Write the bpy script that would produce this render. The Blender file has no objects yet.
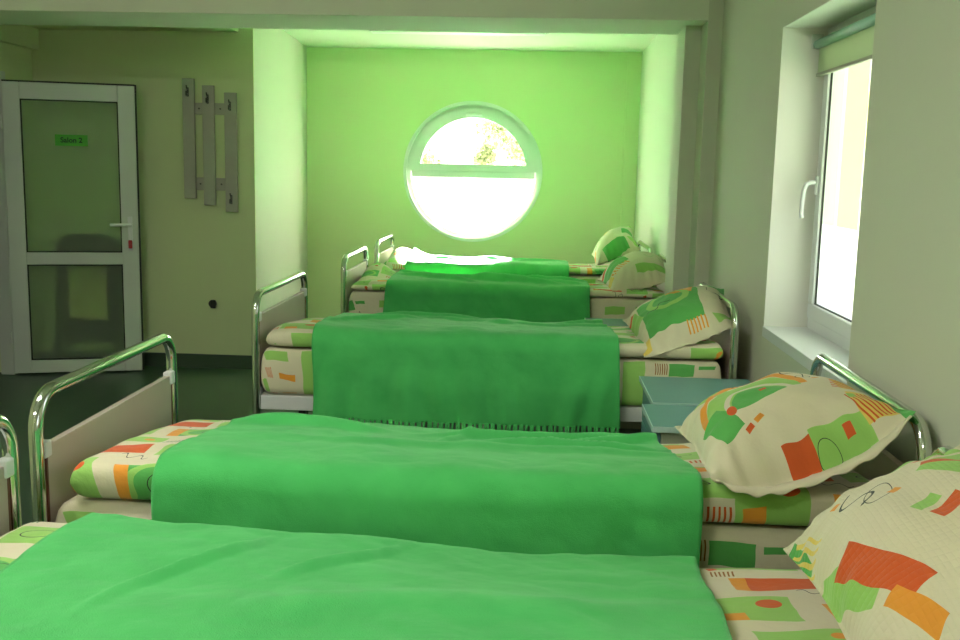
import bpy, bmesh, math, random
from mathutils import Vector, Matrix, noise
random.seed(7)
PI = math.pi
sc = bpy.context.scene
COL = sc.collection
V = Vector

# ------------------------------------------------------------------ helpers
def link(name, me, mat=None, parent=None, smooth=False):
    o = bpy.data.objects.new(name, me)
    COL.objects.link(o)
    if mat is not None:
        me.materials.append(mat)
    if parent is not None:
        o.parent = parent
        o.matrix_parent_inverse = Matrix.Translation(-parent.location)
    if smooth:
        for p in me.polygons:
            p.use_smooth = True
    return o

def frombm(name, bm, mat, parent=None, smooth=False):
    me = bpy.data.meshes.new(name)
    bmesh.ops.recalc_face_normals(bm, faces=bm.faces)
    bm.to_mesh(me); bm.free()
    return link(name, me, mat, parent, smooth)

def bx(bm, x0, x1, y0, y1, z0, z1, bev=0.0, seg=2):
    vs = [bm.verts.new((x, y, z)) for x in (x0, x1) for y in (y0, y1) for z in (z0, z1)]
    idx = [(0,1,3,2),(4,6,7,5),(0,4,5,1),(2,3,7,6),(0,2,6,4),(1,5,7,3)]
    fs = [bm.faces.new([vs[i] for i in f]) for f in idx]
    if bev > 0:
        es = list({e for f in fs for e in f.edges})
        bmesh.ops.bevel(bm, geom=es, offset=bev, segments=seg, affect='EDGES', profile=0.5)

def box(name, x0, x1, y0, y1, z0, z1, mat, parent=None, bev=0.0):
    bm = bmesh.new()
    bx(bm, min(x0,x1), max(x0,x1), min(y0,y1), max(y0,y1), min(z0,z1), max(z0,z1), bev)
    return frombm(name, bm, mat, parent)

def tube(bm, pts, r, seg=16, cap=True):
    pts = [V(p) for p in pts]
    n = len(pts)
    t0 = (pts[1]-pts[0]).normalized()
    a = V((0,0,1)) if abs(t0.z) < .9 else V((1,0,0))
    nrm = t0.cross(a).normalized()
    rings = []
    for i, p in enumerate(pts):
        if i == 0: t = (pts[1]-pts[0])
        elif i == n-1: t = (pts[-1]-pts[-2])
        else: t = (pts[i+1]-pts[i]).normalized() + (pts[i]-pts[i-1]).normalized()
        t.normalize()
        nrm = (nrm - t*nrm.dot(t)).normalized()
        b = t.cross(nrm)
        rr = r if not callable(r) else r(i/(n-1))
        rings.append([bm.verts.new(p + (nrm*math.cos(2*PI*k/seg) + b*math.sin(2*PI*k/seg))*rr) for k in range(seg)])
    for i in range(n-1):
        for k in range(seg):
            bm.faces.new((rings[i][k], rings[i][(k+1)%seg], rings[i+1][(k+1)%seg], rings[i+1][k]))
    if cap:
        bm.faces.new(rings[0]); bm.faces.new(rings[-1])

def cyl(bm, c, r, h, axis='Z', seg=32):
    d = {'X': V((1,0,0)), 'Y': V((0,1,0)), 'Z': V((0,0,1))}[axis]
    tube(bm, [V(c)-d*h/2, V(c)+d*h/2], r, seg)

def empty(name, loc, label, cat, group=None):
    o = bpy.data.objects.new(name, None)
    COL.objects.link(o); o.location = loc
    o.empty_display_size = .1
    tag(o, label, cat, group)
    return o

def tag(o, label, cat, group=None, kind=None):
    o['label'] = label; o['category'] = cat
    if group: o['group'] = group
    if kind: o['kind'] = kind
    return o

def struct(o):
    o['kind'] = 'structure'
    return o

# ------------------------------------------------------------------ materials
def srgb(r, g, b):
    def c(v):
        v /= 255.0
        return v/12.92 if v <= .04045 else ((v+.055)/1.055)**2.4
    return (c(r), c(g), c(b), 1.0)

def mat(name, col, rough=.6, metal=0.0, bump=0.0, bscale=60.0, var=0.0, vscale=2.0, sheen=0.0, spec=0.5):
    m = bpy.data.materials.new(name); m.use_nodes = True
    nt = m.node_tree; N = nt.nodes; L = nt.links
    b = N['Principled BSDF']
    b.inputs['Base Color'].default_value = col
    b.inputs['Roughness'].default_value = rough
    b.inputs['Metallic'].default_value = metal
    b.inputs['Specular IOR Level'].default_value = spec
    if sheen:
        b.inputs['Sheen Weight'].default_value = sheen
        b.inputs['Sheen Roughness'].default_value = .5
    if bump or var:
        tc = N.new('ShaderNodeTexCoord')
    if var:
        nz = N.new('ShaderNodeTexNoise'); nz.inputs['Scale'].default_value = vscale
        nz.inputs['Detail'].default_value = 5
        L.new(tc.outputs['Object'], nz.inputs['Vector'])
        mx = N.new('ShaderNodeMix'); mx.data_type = 'RGBA'
        mx.inputs[6].default_value = tuple(c*(1-var) for c in col[:3]) + (1,)
        mx.inputs[7].default_value = tuple(min(1, c*(1+var)) for c in col[:3]) + (1,)
        L.new(nz.outputs[0], mx.inputs[0]); L.new(mx.outputs[2], b.inputs['Base Color'])
    if bump:
        nb = N.new('ShaderNodeTexNoise'); nb.inputs['Scale'].default_value = bscale
        nb.inputs['Detail'].default_value = 4
        L.new(tc.outputs['Object'], nb.inputs['Vector'])
        bp = N.new('ShaderNodeBump'); bp.inputs['Strength'].default_value = bump
        bp.inputs['Distance'].default_value = .004
        L.new(nb.outputs[0], bp.inputs['Height']); L.new(bp.outputs[0], b.inputs['Normal'])
    return m

M = {}
M['wall'] = mat('green wall paint', (.61, .68, .385, 1), .75, bump=.12, bscale=40, var=.02, vscale=1.5)
M['wallside'] = mat('side lit green wall paint', (.57, .585, .46, 1), .75, bump=.12, bscale=40, var=.02, vscale=1.5)  # same green paint greyed, partly to hold the neutral side light
M['white_paint'] = mat('off white ceiling paint', (.70, .72, .58, 1), .8, bump=.08, bscale=50, var=.02)
M['reveal'] = mat('white reveal plaster', (.78, .77, .70, 1), .7, bump=.05)
M['floor'] = mat('green linoleum', (.045, .085, .05, 1), .38, bump=.03, bscale=120, var=.12, vscale=6)
M['skirt'] = mat('dark green linoleum skirting', (.035, .06, .035, 1), .45)
M['pvc'] = mat('white pvc', (.72, .74, .74, 1), .3)
M['pvc_dim'] = mat('aged white pvc', (.58, .62, .55, 1), .4)
M['gasket'] = mat('dark rubber gasket', (.015, .02, .012, 1), .6)
M['chrome'] = mat('chrome tube', (.62, .64, .60, 1), .13, metal=1.0)
M['panel'] = mat('beige laminate', (.56, .47, .42, 1), .45, var=.03, vscale=5)
M['panel_edge'] = mat('brown laminate edge', (.16, .05, .03, 1), .5)
M['clip'] = mat('white plastic clip', (.75, .76, .78, 1), .35)
M['rail'] = mat('white enamel steel', (.60, .60, .60, 1), .35)
M['dark'] = mat('black plastic', (.012, .012, .012, 1), .5)
M['teal'] = mat('teal laminate', (.12, .27, .27, 1), .4, var=.05, vscale=8)
M['teal_edge'] = mat('pale teal edging', (.45, .62, .60, 1), .4)
M['cabinet'] = mat('cream laminate', (.50, .50, .40, 1), .5)
M['rack'] = mat('grey laminate board', (.40, .385, .32, 1), .55, var=.05, vscale=20)
M['steel'] = mat('brushed steel', (.45, .45, .43, 1), .3, metal=1.0)
M['hook'] = mat('dark steel hook', (.12, .12, .11, 1), .35, metal=1.0)
M['red'] = mat('red plastic', (.45, .03, .03, 1), .4)
M['grey_plaster'] = mat('dirty white plaster', (.42, .44, .40, 1), .7, bump=.2, bscale=30, var=.15, vscale=15)
M['tube_teal'] = mat('teal blind tube', (.27, .50, .40, 1), .45)
M['lamp_body'] = mat('white lamp housing', (.45, .46, .40, 1), .5)
def glow(name, col, st):
    m = mat(name, (.8, .8, .76, 1), .4)
    b = m.node_tree.nodes['Principled BSDF']
    b.inputs['Emission Color'].default_value = col; b.inputs['Emission Strength'].default_value = st
    return m
M['lamp_off'] = mat('opal lamp cover', (.8, .8, .74, 1), .4)
M['lamp_added'] = glow('lit cover of added lamp', (1, .97, .91, 1), 62)  # glow of the two added main room lamps
M['sign'] = mat('green paper sign', (.08, .42, .04, 1), .7)
M['ink'] = mat('dark ink', (.01, .03, .01, 1), .7)
M['chairblack'] = mat('black chair frame', (.01, .011, .01, 1), .4)
M['chairtan'] = mat('pale plywood', (.62, .58, .25, 1), .5)
M['bark'] = mat('tree bark', (.18, .13, .08, 1), .9, bump=.4, bscale=20)
M['ext'] = mat('yellow green facade', (.35, .32, .15, 1), .9, var=.04)
M['ext_white'] = mat('white facade trim', (.50, .46, .44, 1), .8)
M['ground'] = mat('pale paving', (.62, .62, .58, 1), .9, var=.1, vscale=1)

def leafmat():
    m = bpy.data.materials.new('leaves'); m.use_nodes = True
    nt = m.node_tree; N = nt.nodes; L = nt.links
    b = N['Principled BSDF']
    g = N.new('ShaderNodeNewGeometry')
    r = N.new('ShaderNodeValToRGB')
    r.color_ramp.elements[0].color = (.08, .11, .05, 1); r.color_ramp.elements[1].color = (.24, .26, .13, 1)
    L.new(g.outputs['Random Per Island'], r.inputs[0]); L.new(r.outputs[0], b.inputs['Base Color'])
    b.inputs['Roughness'].default_value = .6
    t = N.new('ShaderNodeBsdfTranslucent'); L.new(r.outputs[0], t.inputs[0])
    mx = N.new('ShaderNodeMixShader'); mx.inputs[0].default_value = .4
    L.new(b.outputs[0], mx.inputs[1]); L.new(t.outputs[0], mx.inputs[2])
    L.new(mx.outputs[0], N['Material Output'].inputs[0])
    return m
M['leaf'] = leafmat()

def paneshader(name, tint, diff=None, dmix=0.0, gloss=.06):
    m = bpy.data.materials.new(name); m.use_nodes = True
    nt = m.node_tree; N = nt.nodes; L = nt.links
    N.remove(N['Principled BSDF'])
    t = N.new('ShaderNodeBsdfTransparent'); t.inputs[0].default_value = tint
    g = N.new('ShaderNodeBsdfGlossy'); g.inputs['Roughness'].default_value = .03
    mx = N.new('ShaderNodeMixShader'); mx.inputs[0].default_value = gloss
    L.new(t.outputs[0], mx.inputs[1]); L.new(g.outputs[0], mx.inputs[2])
    out = mx
    if diff:
        d = N.new('ShaderNodeBsdfTranslucent'); d.inputs[0].default_value = diff
        m2 = N.new('ShaderNodeMixShader'); m2.inputs[0].default_value = dmix
        L.new(mx.outputs[0], m2.inputs[1]); L.new(d.outputs[0], m2.inputs[2]); out = m2
    L.new(out.outputs[0], N['Material Output'].inputs[0])
    return m
M['glass'] = paneshader('clear window glass', (.94, .96, .94, 1))
M['frost_round'] = paneshader('diffusing film window glass', (.95, .97, .95, 1), (.98, .97, .95, 1), .88, .02)
M['frost'] = paneshader('white film window glass', (.95, .97, .97, 1), (.95, .97, 1, 1), .45, .02)
def frosted_door():
    m = bpy.data.materials.new('frosted door glass'); m.use_nodes = True
    nt = m.node_tree; N = nt.nodes; L = nt.links
    b = N['Principled BSDF']
    b.inputs['Base Color'].default_value = (.85, .95, .80, 1)
    b.inputs['Roughness'].default_value = .36
    b.inputs['IOR'].default_value = 1.2
    b.inputs['Transmission Weight'].default_value = .85
    t = N.new('ShaderNodeBsdfTransparent'); t.inputs[0].default_value = (.80, .92, .76, 1)
    mx = N.new('ShaderNodeMixShader'); mx.inputs[0].default_value = .45
    L.new(b.outputs[0], mx.inputs[1]); L.new(t.outputs[0], mx.inputs[2])
    L.new(mx.outputs[0], N['Material Output'].inputs[0])
    return m
M['doorglass'] = frosted_door()

def blindmat():
    m = bpy.data.materials.new('green blind fabric'); m.use_nodes = True
    nt = m.node_tree; N = nt.nodes; L = nt.links
    b = N['Principled BSDF']; b.inputs['Base Color'].default_value = (.60, .68, .48, 1); b.inputs['Roughness'].default_value = .8
    t = N.new('ShaderNodeBsdfTranslucent'); t.inputs[0].default_value = (.62, .70, .50, 1)
    mx = N.new('ShaderNodeMixShader'); mx.inputs[0].default_value = .35
    L.new(b.outputs[0], mx.inputs[1]); L.new(t.outputs[0], mx.inputs[2])
    L.new(mx.outputs[0], N['Material Output'].inputs[0])
    return m
M['blind'] = blindmat()

def blanketmat():
    m = bpy.data.materials.new('green fleece'); m.use_nodes = True
    nt = m.node_tree; N = nt.nodes; L = nt.links
    b = N['Principled BSDF']
    b.inputs['Roughness'].default_value = .85
    b.inputs['Specular IOR Level'].default_value = .2
    b.inputs['Sheen Weight'].default_value = .35; b.inputs['Sheen Roughness'].default_value = .45
    b.inputs['Sheen Tint'].default_value = (.6, 1, .65, 1)
    tc = N.new('ShaderNodeTexCoord')
    nz = N.new('ShaderNodeTexNoise'); nz.inputs['Scale'].default_value = 9; nz.inputs['Detail'].default_value = 6
    L.new(tc.outputs['Object'], nz.inputs['Vector'])
    r = N.new('ShaderNodeValToRGB')
    r.color_ramp.elements[0].position = .3; r.color_ramp.elements[0].color = (.062, .42, .105, 1)
    r.color_ramp.elements[1].position = .7; r.color_ramp.elements[1].color = (.082, .50, .13, 1)
    L.new(nz.outputs[0], r.inputs[0]); L.new(r.outputs[0], b.inputs['Base Color'])
    n2 = N.new('ShaderNodeTexNoise'); n2.inputs['Scale'].default_value = 420; n2.inputs['Detail'].default_value = 2
    L.new(tc.outputs['Object'], n2.inputs['Vector'])
    n3 = N.new('ShaderNodeTexNoise'); n3.inputs['Scale'].default_value = 22; n3.inputs['Detail'].default_value = 3
    L.new(tc.outputs['Object'], n3.inputs['Vector'])
    ad = N.new('ShaderNodeMath'); ad.operation = 'MULTIPLY_ADD'; ad.inputs[1].default_value = 3.0
    L.new(n3.outputs[0], ad.inputs[0]); L.new(n2.outputs[0], ad.inputs[2])
    bp = N.new('ShaderNodeBump'); bp.inputs['Strength'].default_value = .35; bp.inputs['Distance'].default_value = .004
    L.new(ad.outputs[0], bp.inputs['Height']); L.new(bp.outputs[0], b.inputs['Normal'])
    return m
M['blanket'] = blanketmat()

CREAM = (.66, .60, .47, 1)
LG = (.30, .56, .13, 1); MG = (.10, .40, .09, 1); DG = (.03, .16, .03, 1)
OR = (.75, .30, .035, 1); RU = (.62, .10, .02, 1); YE = (.74, .55, .12, 1); INK = (.03, .035, .025, 1); BR = (.30, .12, .02, 1)

def fabric(name, shapes, tile=None, waffle=False, warp=.012):
    """printed cotton: each entry of shapes is one printed mark, in metres of cloth"""
    m = bpy.data.materials.new(name); m.use_nodes = True
    nt = m.node_tree; N = nt.nodes; L = nt.links
    b = N['Principled BSDF']; b.inputs['Roughness'].default_value = .8
    b.inputs['Specular IOR Level'].default_value = .25
    b.inputs['Sheen Weight'].default_value = .15
    uv = N.new('ShaderNodeUVMap').outputs[0]
    nz = N.new('ShaderNodeTexNoise'); nz.inputs['Scale'].default_value = 7; nz.inputs['Detail'].default_value = 2
    L.new(uv, nz.inputs['Vector'])
    s = N.new('ShaderNodeVectorMath'); s.operation = 'MULTIPLY_ADD'
    s.inputs[1].default_value = (warp*2,)*3
    L.new(nz.outputs['Color'], s.inputs[0]); L.new(uv, s.inputs[2])
    p = s.outputs[0]
    if tile:
        w = N.new('ShaderNodeVectorMath'); w.operation = 'WRAP'
        w.inputs[1].default_value = (tile[0], tile[1], 1); w.inputs[2].default_value = (0, 0, -1)
        L.new(p, w.inputs[0]); p = w.outputs[0]
    def math_(op, a, bv=None):
        n = N.new('ShaderNodeMath'); n.operation = op
        if hasattr(a, 'links'): L.new(a, n.inputs[0])
        else: n.inputs[0].default_value = a
        if bv is not None:
            if hasattr(bv, 'links'): L.new(bv, n.inputs[1])
            else: n.inputs[1].default_value = bv
        return n.outputs[0]
    col = None
    bn = N.new('ShaderNodeTexNoise'); bn.inputs['Scale'].default_value = 3
    L.new(uv, bn.inputs['Vector'])
    br = N.new('ShaderNodeMix'); br.data_type = 'RGBA'
    br.inputs[6].default_value = CREAM; br.inputs[7].default_value = (.68, .62, .40, 1)
    L.new(bn.outputs[0], br.inputs[0])
    col = br.outputs[2]
    for sh in shapes:
        kind, cx, cy, w_, h_, rot, c = sh[:7]
        mp = N.new('ShaderNodeMapping'); mp.vector_type = 'TEXTURE'
        mp.inputs['Location'].default_value = (cx, cy, 0)
        mp.inputs['Rotation'].default_value = (0, 0, math.radians(rot))
        mp.inputs['Scale'].default_value = (w_/2, h_/2, 1e6)
        L.new(p, mp.inputs[0])
        q = mp.outputs[0]
        if kind in 'rs':
            a = N.new('ShaderNodeVectorMath'); a.operation = 'ABSOLUTE'; L.new(q, a.inputs[0])
            sp = N.new('ShaderNodeSeparateXYZ'); L.new(a.outputs[0], sp.inputs[0])
            f = math_('LESS_THAN', math_('MAXIMUM', sp.outputs[0], sp.outputs[1]), 1.0)
            if kind == 's':
                s2 = N.new('ShaderNodeSeparateXYZ'); L.new(q, s2.inputs[0])
                f = math_('MULTIPLY', f, math_('GREATER_THAN', math_('SINE', math_('MULTIPLY', s2.outputs[0], sh[7]*PI)), .25))
        elif kind in 'eoa':
            a = N.new('ShaderNodeVectorMath'); a.operation = 'LENGTH'; L.new(q, a.inputs[0])
            f = math_('LESS_THAN', a.outputs['Value'], 1.0)
            if kind in 'oa':
                f = math_('MULTIPLY', f, math_('GREATER_THAN', a.outputs['Value'], 1-sh[7]))
            if kind == 'a':
                s2 = N.new('ShaderNodeSeparateXYZ'); L.new(q, s2.inputs[0])
                f = math_('MULTIPLY', f, math_('GREATER_THAN', s2.outputs[1], 0.0))
        elif kind == 'w':   # a drawn squiggle
            s2 = N.new('ShaderNodeSeparateXYZ'); L.new(q, s2.inputs[0])
            d = math_('SUBTRACT', s2.outputs[1], math_('MULTIPLY', math_('SINE', math_('MULTIPLY', s2.outputs[0], sh[7])), .7))
            f = math_('MULTIPLY', math_('LESS_THAN', math_('ABSOLUTE', d), .11), math_('LESS_THAN', math_('ABSOLUTE', s2.outputs[0]), 1.0))
        mx = N.new('ShaderNodeMix'); mx.data_type = 'RGBA'
        L.new(f, mx.inputs[0]); L.new(col, mx.inputs[6]); mx.inputs[7].default_value = c
        col = mx.outputs[2]
    L.new(col, b.inputs['Base Color'])
    if waffle:
        su = N.new('ShaderNodeSeparateXYZ'); L.new(uv, su.inputs[0])
        a = math_('ABSOLUTE', math_('SINE', math_('MULTIPLY', su.outputs[0], PI/.011)))
        c_ = math_('ABSOLUTE', math_('SINE', math_('MULTIPLY', su.outputs[1], PI/.014)))
        hgt = math_('MULTIPLY', math_('POWER', a, .5), math_('POWER', c_, .5)); dist = .0022
    else:
        n2 = N.new('ShaderNodeTexNoise'); n2.inputs['Scale'].default_value = 35; n2.inputs['Detail'].default_value = 5
        L.new(uv, n2.inputs['Vector']); hgt = n2.outputs[0]; dist = .006
    bp = N.new('ShaderNodeBump'); bp.inputs['Strength'].default_value = .5; bp.inputs['Distance'].default_value = dist
    L.new(hgt, bp.inputs['Height']); L.new(bp.outputs[0], b.inputs['Normal'])
    return m

TILE = [
 ('r', .08, .10, .17, .13, 0, LG), ('r', .045, .05, .05, .035, 8, OR), ('e', .12, .12, .055, .04, 20, RU),
 ('r', .33, .07, .20, .11, 0, MG), ('o', .33, .07, .17, .13, 0, LG, .25), ('e', .34, .065, .08, .05, 0, MG), ('o', .35, .07, .10, .065, 0, INK, .05),
 ('r', .235, .07, .035, .11, 0, OR), ('r', .50, .16, .12, .14, 0, LG), ('w', .50, .17, .08, .05, 50, INK, 5),
 ('s', .52, .05, .08, .035, 0, RU, 6), ('r', .18, .27, .15, .08, 0, RU), ('r', .10, .27, .03, .08, 0, OR),
 ('r', .35, .27, .13, .12, 0, LG), ('o', .35, .27, .07, .06, 0, INK, .08), ('w', .24, .20, .09, .04, -20, INK, 6),
 ('r', .50, .33, .10, .06, 12, OR), ('r', .46, .37, .14, .035, 0, LG), ('s', .28, .38, .06, .045, 0, DG, 6),
 ('r', .15, .40, .18, .07, 0, LG), ('e', .20, .40, .03, .025, 0, OR), ('r', .06, .37, .02, .02, 20, RU), ('s', .08, .335, .05, .03, 0, BR, 6), ('r', .40, .19, .018, .018, 30, RU)]
M['print'] = fabric('printed bed linen', TILE, (.56, .45))
MATT = [
 ('r', .05, .10, .09, .16, 0, LG), ('s', .16, .145, .055, .055, 0, BR, 6), ('r', .245, .14, .11, .06, 0, MG),
 ('r', .42, .03, .05, .03, 0, LG), ('e', .12, .05, .012, .012, 0, OR), ('w', .33, .08, .08, .04, 20, INK, 5),
 ('r', .56, .15, .12, .05, 0, LG), ('s', .49, .07, .05, .04, 0, RU, 6), ('r', .60, .06, .09, .02, 0, OR), ('r', .36, .155, .08, .02, 0, MG)]
M['print_matt'] = fabric('printed mattress cover', MATT, (.68, .26))
P2S = [
 ('r', -.16, .17, .13, .10, -25, LG), ('w', -.16, .17, .09, .05, 0, DG, 4),
 ('a', -.05, -.04, .38, .44, 12, OR, .16), ('a', -.05, -.05, .33, .36, 12, LG, 1.0), ('a', -.03, -.06, .24, .26, 12, CREAM, .16), ('a', -.03, -.06, .19, .20, 12, MG, 1.0), ('s', -.02, .17, .10, .05, -10, BR, 6),
 ('r', -.20, -.09, .09, .14, 25, MG), ('e', -.145, -.07, .035, .05, 0, RU), ('r', .00, .01, .026, .014, 20, RU),
 ('r', .02, -.255, .11, .09, 4, RU), ('r', .145, -.24, .16, .09, 4, LG), ('o', .09, -.25, .06, .05, 0, INK, .06), ('r', .17, -.225, .025, .028, 0, RU),
 ('w', .13, .10, .12, .05, -50, INK, 4.5), ('o', .155, .055, .05, .03, 0, INK, .12), ('r', .19, .03, .024, .014, 25, OR), ('r', .07, .17, .10, .02, -20, LG),
 ('r', .20, .20, .12, .05, -10, MG), ('r', .30, -.01, .12, .12, 10, YE), ('s', .30, -.01, .11, .13, 80, RU, 9),
 ('r', .285, -.165, .10, .13, 0, YE), ('s', .285, -.165, .10, .12, 10, RU, 8), ('r', .37, 0, .09, .6, 0, MG),
 ('r', -.11, -.15, .03, .015, 30, RU), ('r', -.07, -.13, .03, .015, 30, OR), ('r', .24, -.12, .022, .022, 0, LG)]
P2S = [(q[0], q[1]*.74, q[2]*.86-.01, q[3]*.82, q[4]*.86)+q[5:] for q in P2S]
M['print_p2'] = fabric('printed pillowcase', P2S, None)
P1S = [
 ('r', -.225, -.05, .07, .20, 30, LG), ('r', -.165, -.09, .065, .20, 24, RU), ('r', -.15, -.205, .04, .09, 30, OR), ('r', -.03, -.19, .05, .03, 20, MG),
  ('w', -.12, .13, .11, .07, -70, INK, 4.2), ('o', -.085, .10, .05, .09, -30, INK, .07),
 ('r', -.155, .175, .022, .016, 30, OR), ('r', -.06, .085, .026, .016, 30, OR),
 ('r', -.03, .00, .05, .028, 30, LG), ('r', .00, -.035, .06, .032, 25, RU), ('e', .03, -.085, .07, .05, 20, MG),
 ('r', .10, .10, .16, .13, 32, LG), ('r', .085, .10, .15, .022, -25, RU), ('r', .15, .03, .05, .11, 32, OR), ('s', .17, .10, .06, .06, 30, OR, 5),
 ('r', .04, .26, .16, .10, 15, LG), ('w', .04, .26, .09, .04, 0, INK, 5), ('r', .03, .18, .03, .015, 30, RU),
 ('r', -.29, .20, .10, .14, 0, MG), ('s', -.27, .17, .10, .14, 15, YE, 7), ('r', -.30, -.2, .1, .12, 0, MG), ('r', .12, -.2, .15, .12, 20, LG)]
P1S = [(q[0], q[1]+.055)+q[2:] for q in P1S]
M['print_p1'] = fabric('printed waffle pillowcase', P1S, None, waffle=True)
P3S = [
 ('r', -.02, -.03, .28, .30, 0, MG), ('r', .04, .10, .12, .12, -8, OR), ('o', -.02, .02, .20, .18, 0, LG, .3), ('e', -.03, .03, .09, .07, 0, MG),
 ('w', -.07, -.02, .12, .05, 20, INK, 5), ('r', -.21, .13, .09, .04, 40, RU), ('r', -.19, .05, .06, .16, 10, LG),
 ('w', .19, .06, .10, .07, -30, INK, 5), ('r', .24, .21, .14, .10, 0, MG), ('r', .22, -.17, .12, .05, 20, LG), ('s', .08, -.2, .10, .05, 0, OR, 6), ('r', -.2, -.2, .08, .06, 0, YE)]
M['print_p3'] = fabric('printed pillowcase with rings', P3S, None)
P4S = [
 ('r', -.18, .14, .14, .035, 35, RU), ('r', -.12, .04, .17, .15, 15, MG), ('s', -.10, -.07, .16, .06, 30, OR, 7), ('r', .10, .15, .08, .06, -15, MG),
 ('w', .14, .0, .12, .06, 0, LG, 5), ('r', .17, .10, .04, .03, 0, YE), ('r', -.2, -.1, .06, .10, 10, YE), ('r', .1, -.15, .2, .06, 0, LG), ('w', .0, .2, .1, .05, 10, INK, 5)]
M['print_p4'] = fabric('printed pillowcase with small patches', P4S, None)
P5S = [
 ('r', .10, .19, .2, .09, 10, LG), ('e', -.02, .10, .06, .06, 0, YE), ('r', -.18, -.05, .05, .16, -15, OR), ('r', .02, -.15, .2, .10, 10, MG),
 ('w', -.12, .05, .10, .05, 0, INK, 5), ('r', .15, .02, .09, .08, 0, MG), ('r', .2, -.1, .1, .1, 30, LG), ('r', -.1, .2, .1, .05, 0, LG)]
M['print_p5'] = fabric('printed pillowcase with green corner', P5S, None)

# ------------------------------------------------------------------ setting
XR = .93          # right wall of the main room
YB = 6.78         # back wall, left part
YA = 9.0          # far wall of the alcove
XAR = .895
ZC = 2.45
XL = -3.42

def wallbox(name, *a, m='wall'):
    return struct(box(name, *a, M[m]))

wallbox('floor', -3.8, 2.6, -2.2, 9.3, -.12, 0, m='floor')
wallbox('ceiling', -3.8, 2.4, -2.2, 5.85, 2.75, 2.9, m='white_paint')
wallbox('ceiling_alcove', -2.6, 1.3, 5.85, 9.3, ZC, 2.9, m='white_paint')
wallbox('ceiling_corner', -3.8, -2.0, 5.85, 6.9, 2.285, 2.9, m='wall')
wallbox('wall_back', -3.8, -1.903, YB, YB+.012, 0, 2.9)
wallbox('wall_back_core', -3.8, -2.2, YB+.012, 6.98, 0, 2.9)
bm = bmesh.new()   # left side wall of the alcove, a thin wedge turning with the room
pts = [(-1.904, YB+.012), (-2.06, YA+.2), (-2.4, YA+.2), (-2.4, YB+.21), (-2.19, YB+.21), (-2.19, YB+.012)]
lo = [bm.verts.new((x, y, 0)) for x, y in pts]; hi = [bm.verts.new((x, y, 2.9)) for x, y in pts]
bm.faces.new(lo); bm.faces.new(hi)
for i in range(len(pts)):
    j = (i+1) % len(pts); bm.faces.new((lo[i], lo[j], hi[j], hi[i]))
struct(frombm('wall_alcove_left', bm, M['wallside']))
wallbox('wall_alcove_right', XAR, 1.3, 5.80, YA+.2, 0, 2.9, m='wallside')
# stepped pier on the right, with the beam that rests on it
wallbox('wall_pier', .855, 1.3, 5.30, 5.50, 0, 2.9, m='wallside')
wallbox('wall_pier_rear', .772, 1.3, 5.50, 5.82, 0, 2.9, m='wallside')
wallbox('trim_beam', -3.8, .856, 5.30, 5.86, 2.19, 2.9, m='white_paint')
# left wall with the doorway whose leaf stands open
wallbox('wall_left', XL-.25, XL, 6.40, 6.95, 0, 2.9)
wallbox('wall_left_front', XL-.25, XL, -2.2, 5.42, 0, 2.9)
wallbox('wall_left_over_door', XL-.25, XL, 5.42, 6.40, 1.97, 2.9)
wallbox('trim_left_beam', XL-.02, XL+.055, 5.3, YB, 2.15, 2.9)
wallbox('wall_hall', XL-1.7, XL-1.6, 4.6, 7.2, 0, 2.9)
wallbox('wall_hall_far', XL-1.7, XL-.25, 6.96, 7.2, 0, 2.9)
wallbox('wall_hall_near', XL-1.7, XL-.25, 4.5, 4.7, 0, 2.9)
wallbox('ceiling_hall', XL-1.7, XL-.2, 4.5, 7.2, 2.5, 2.6, m='white_paint')
wallbox('floor_hall', XL-1.7, -3.8, 4.5, 7.2, -.12, 0, m='floor')
wallbox('wall_rear', -3.8, 2.4, -2.3, -2.1, 0, 2.9)
# white pvc door frame set in the left doorway
bm = bmesh.new()
bx(bm, XL-.08, XL+.012, 6.335, 6.40, 0, 1.97, .004); bx(bm, XL-.08, XL+.012, 5.42, 5.485, 0, 1.97, .004)
bx(bm, XL-.08, XL+.012, 5.485, 6.335, 1.91, 1.97, .004)
struct(frombm('trim_door_frame', bm, M['pvc_dim']))
wallbox('baseboard_back', XL, -1.903, YB-.014, YB, 0, .095, m='skirt')
wallbox('baseboard_left', XL, XL+.014, 6.42, YB-.014, 0, .095, m='skirt')
# slim pipe casing in the far right corner
wallbox('trim_pipe_casing', .775, XAR, YA-.035, YA, 0, ZC)

# far wall with the round opening
def wall_with_hole(name, x0, x1, z0, z1, y0, y1, cx, cz, r, m, seg=96):
    bm = bmesh.new()
    rings = []
    for y in (y0, y1):
        inner, outer = [], []
        for k in range(seg):
            a = 2*PI*(k+.5)/seg
            c, s = math.cos(a), math.sin(a)
            inner.append(bm.verts.new((cx+r*c, y, cz+r*s)))
            t = min(((x1-cx)/c if c > 0 else (x0-cx)/c) if abs(c) > 1e-6 else 1e9,
                    ((z1-cz)/s if s > 0 else (z0-cz)/s) if abs(s) > 1e-6 else 1e9)
            outer.append(bm.verts.new((cx+t*c, y, cz+t*s)))
        rings.append((inner, outer))
    for k in range(seg):
        j = (k+1) % seg
        for (i_, o_) in rings:
            bm.faces.new((i_[k], i_[j], o_[j], o_[k]))
        bm.faces.new((rings[0][0][k], rings[0][0][j], rings[1][0][j], rings[1][0][k]))
    return frombm(name, bm, m)
WX, WZ, WR = -.555, 1.39, .60
struct(wall_with_hole('wall_far', -2.3, 1.3, 0, 2.9, YA, YA+.30, WX, WZ, WR, M['wall']))
for (ax0, ax1, az0, az1) in ():
    pass

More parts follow.
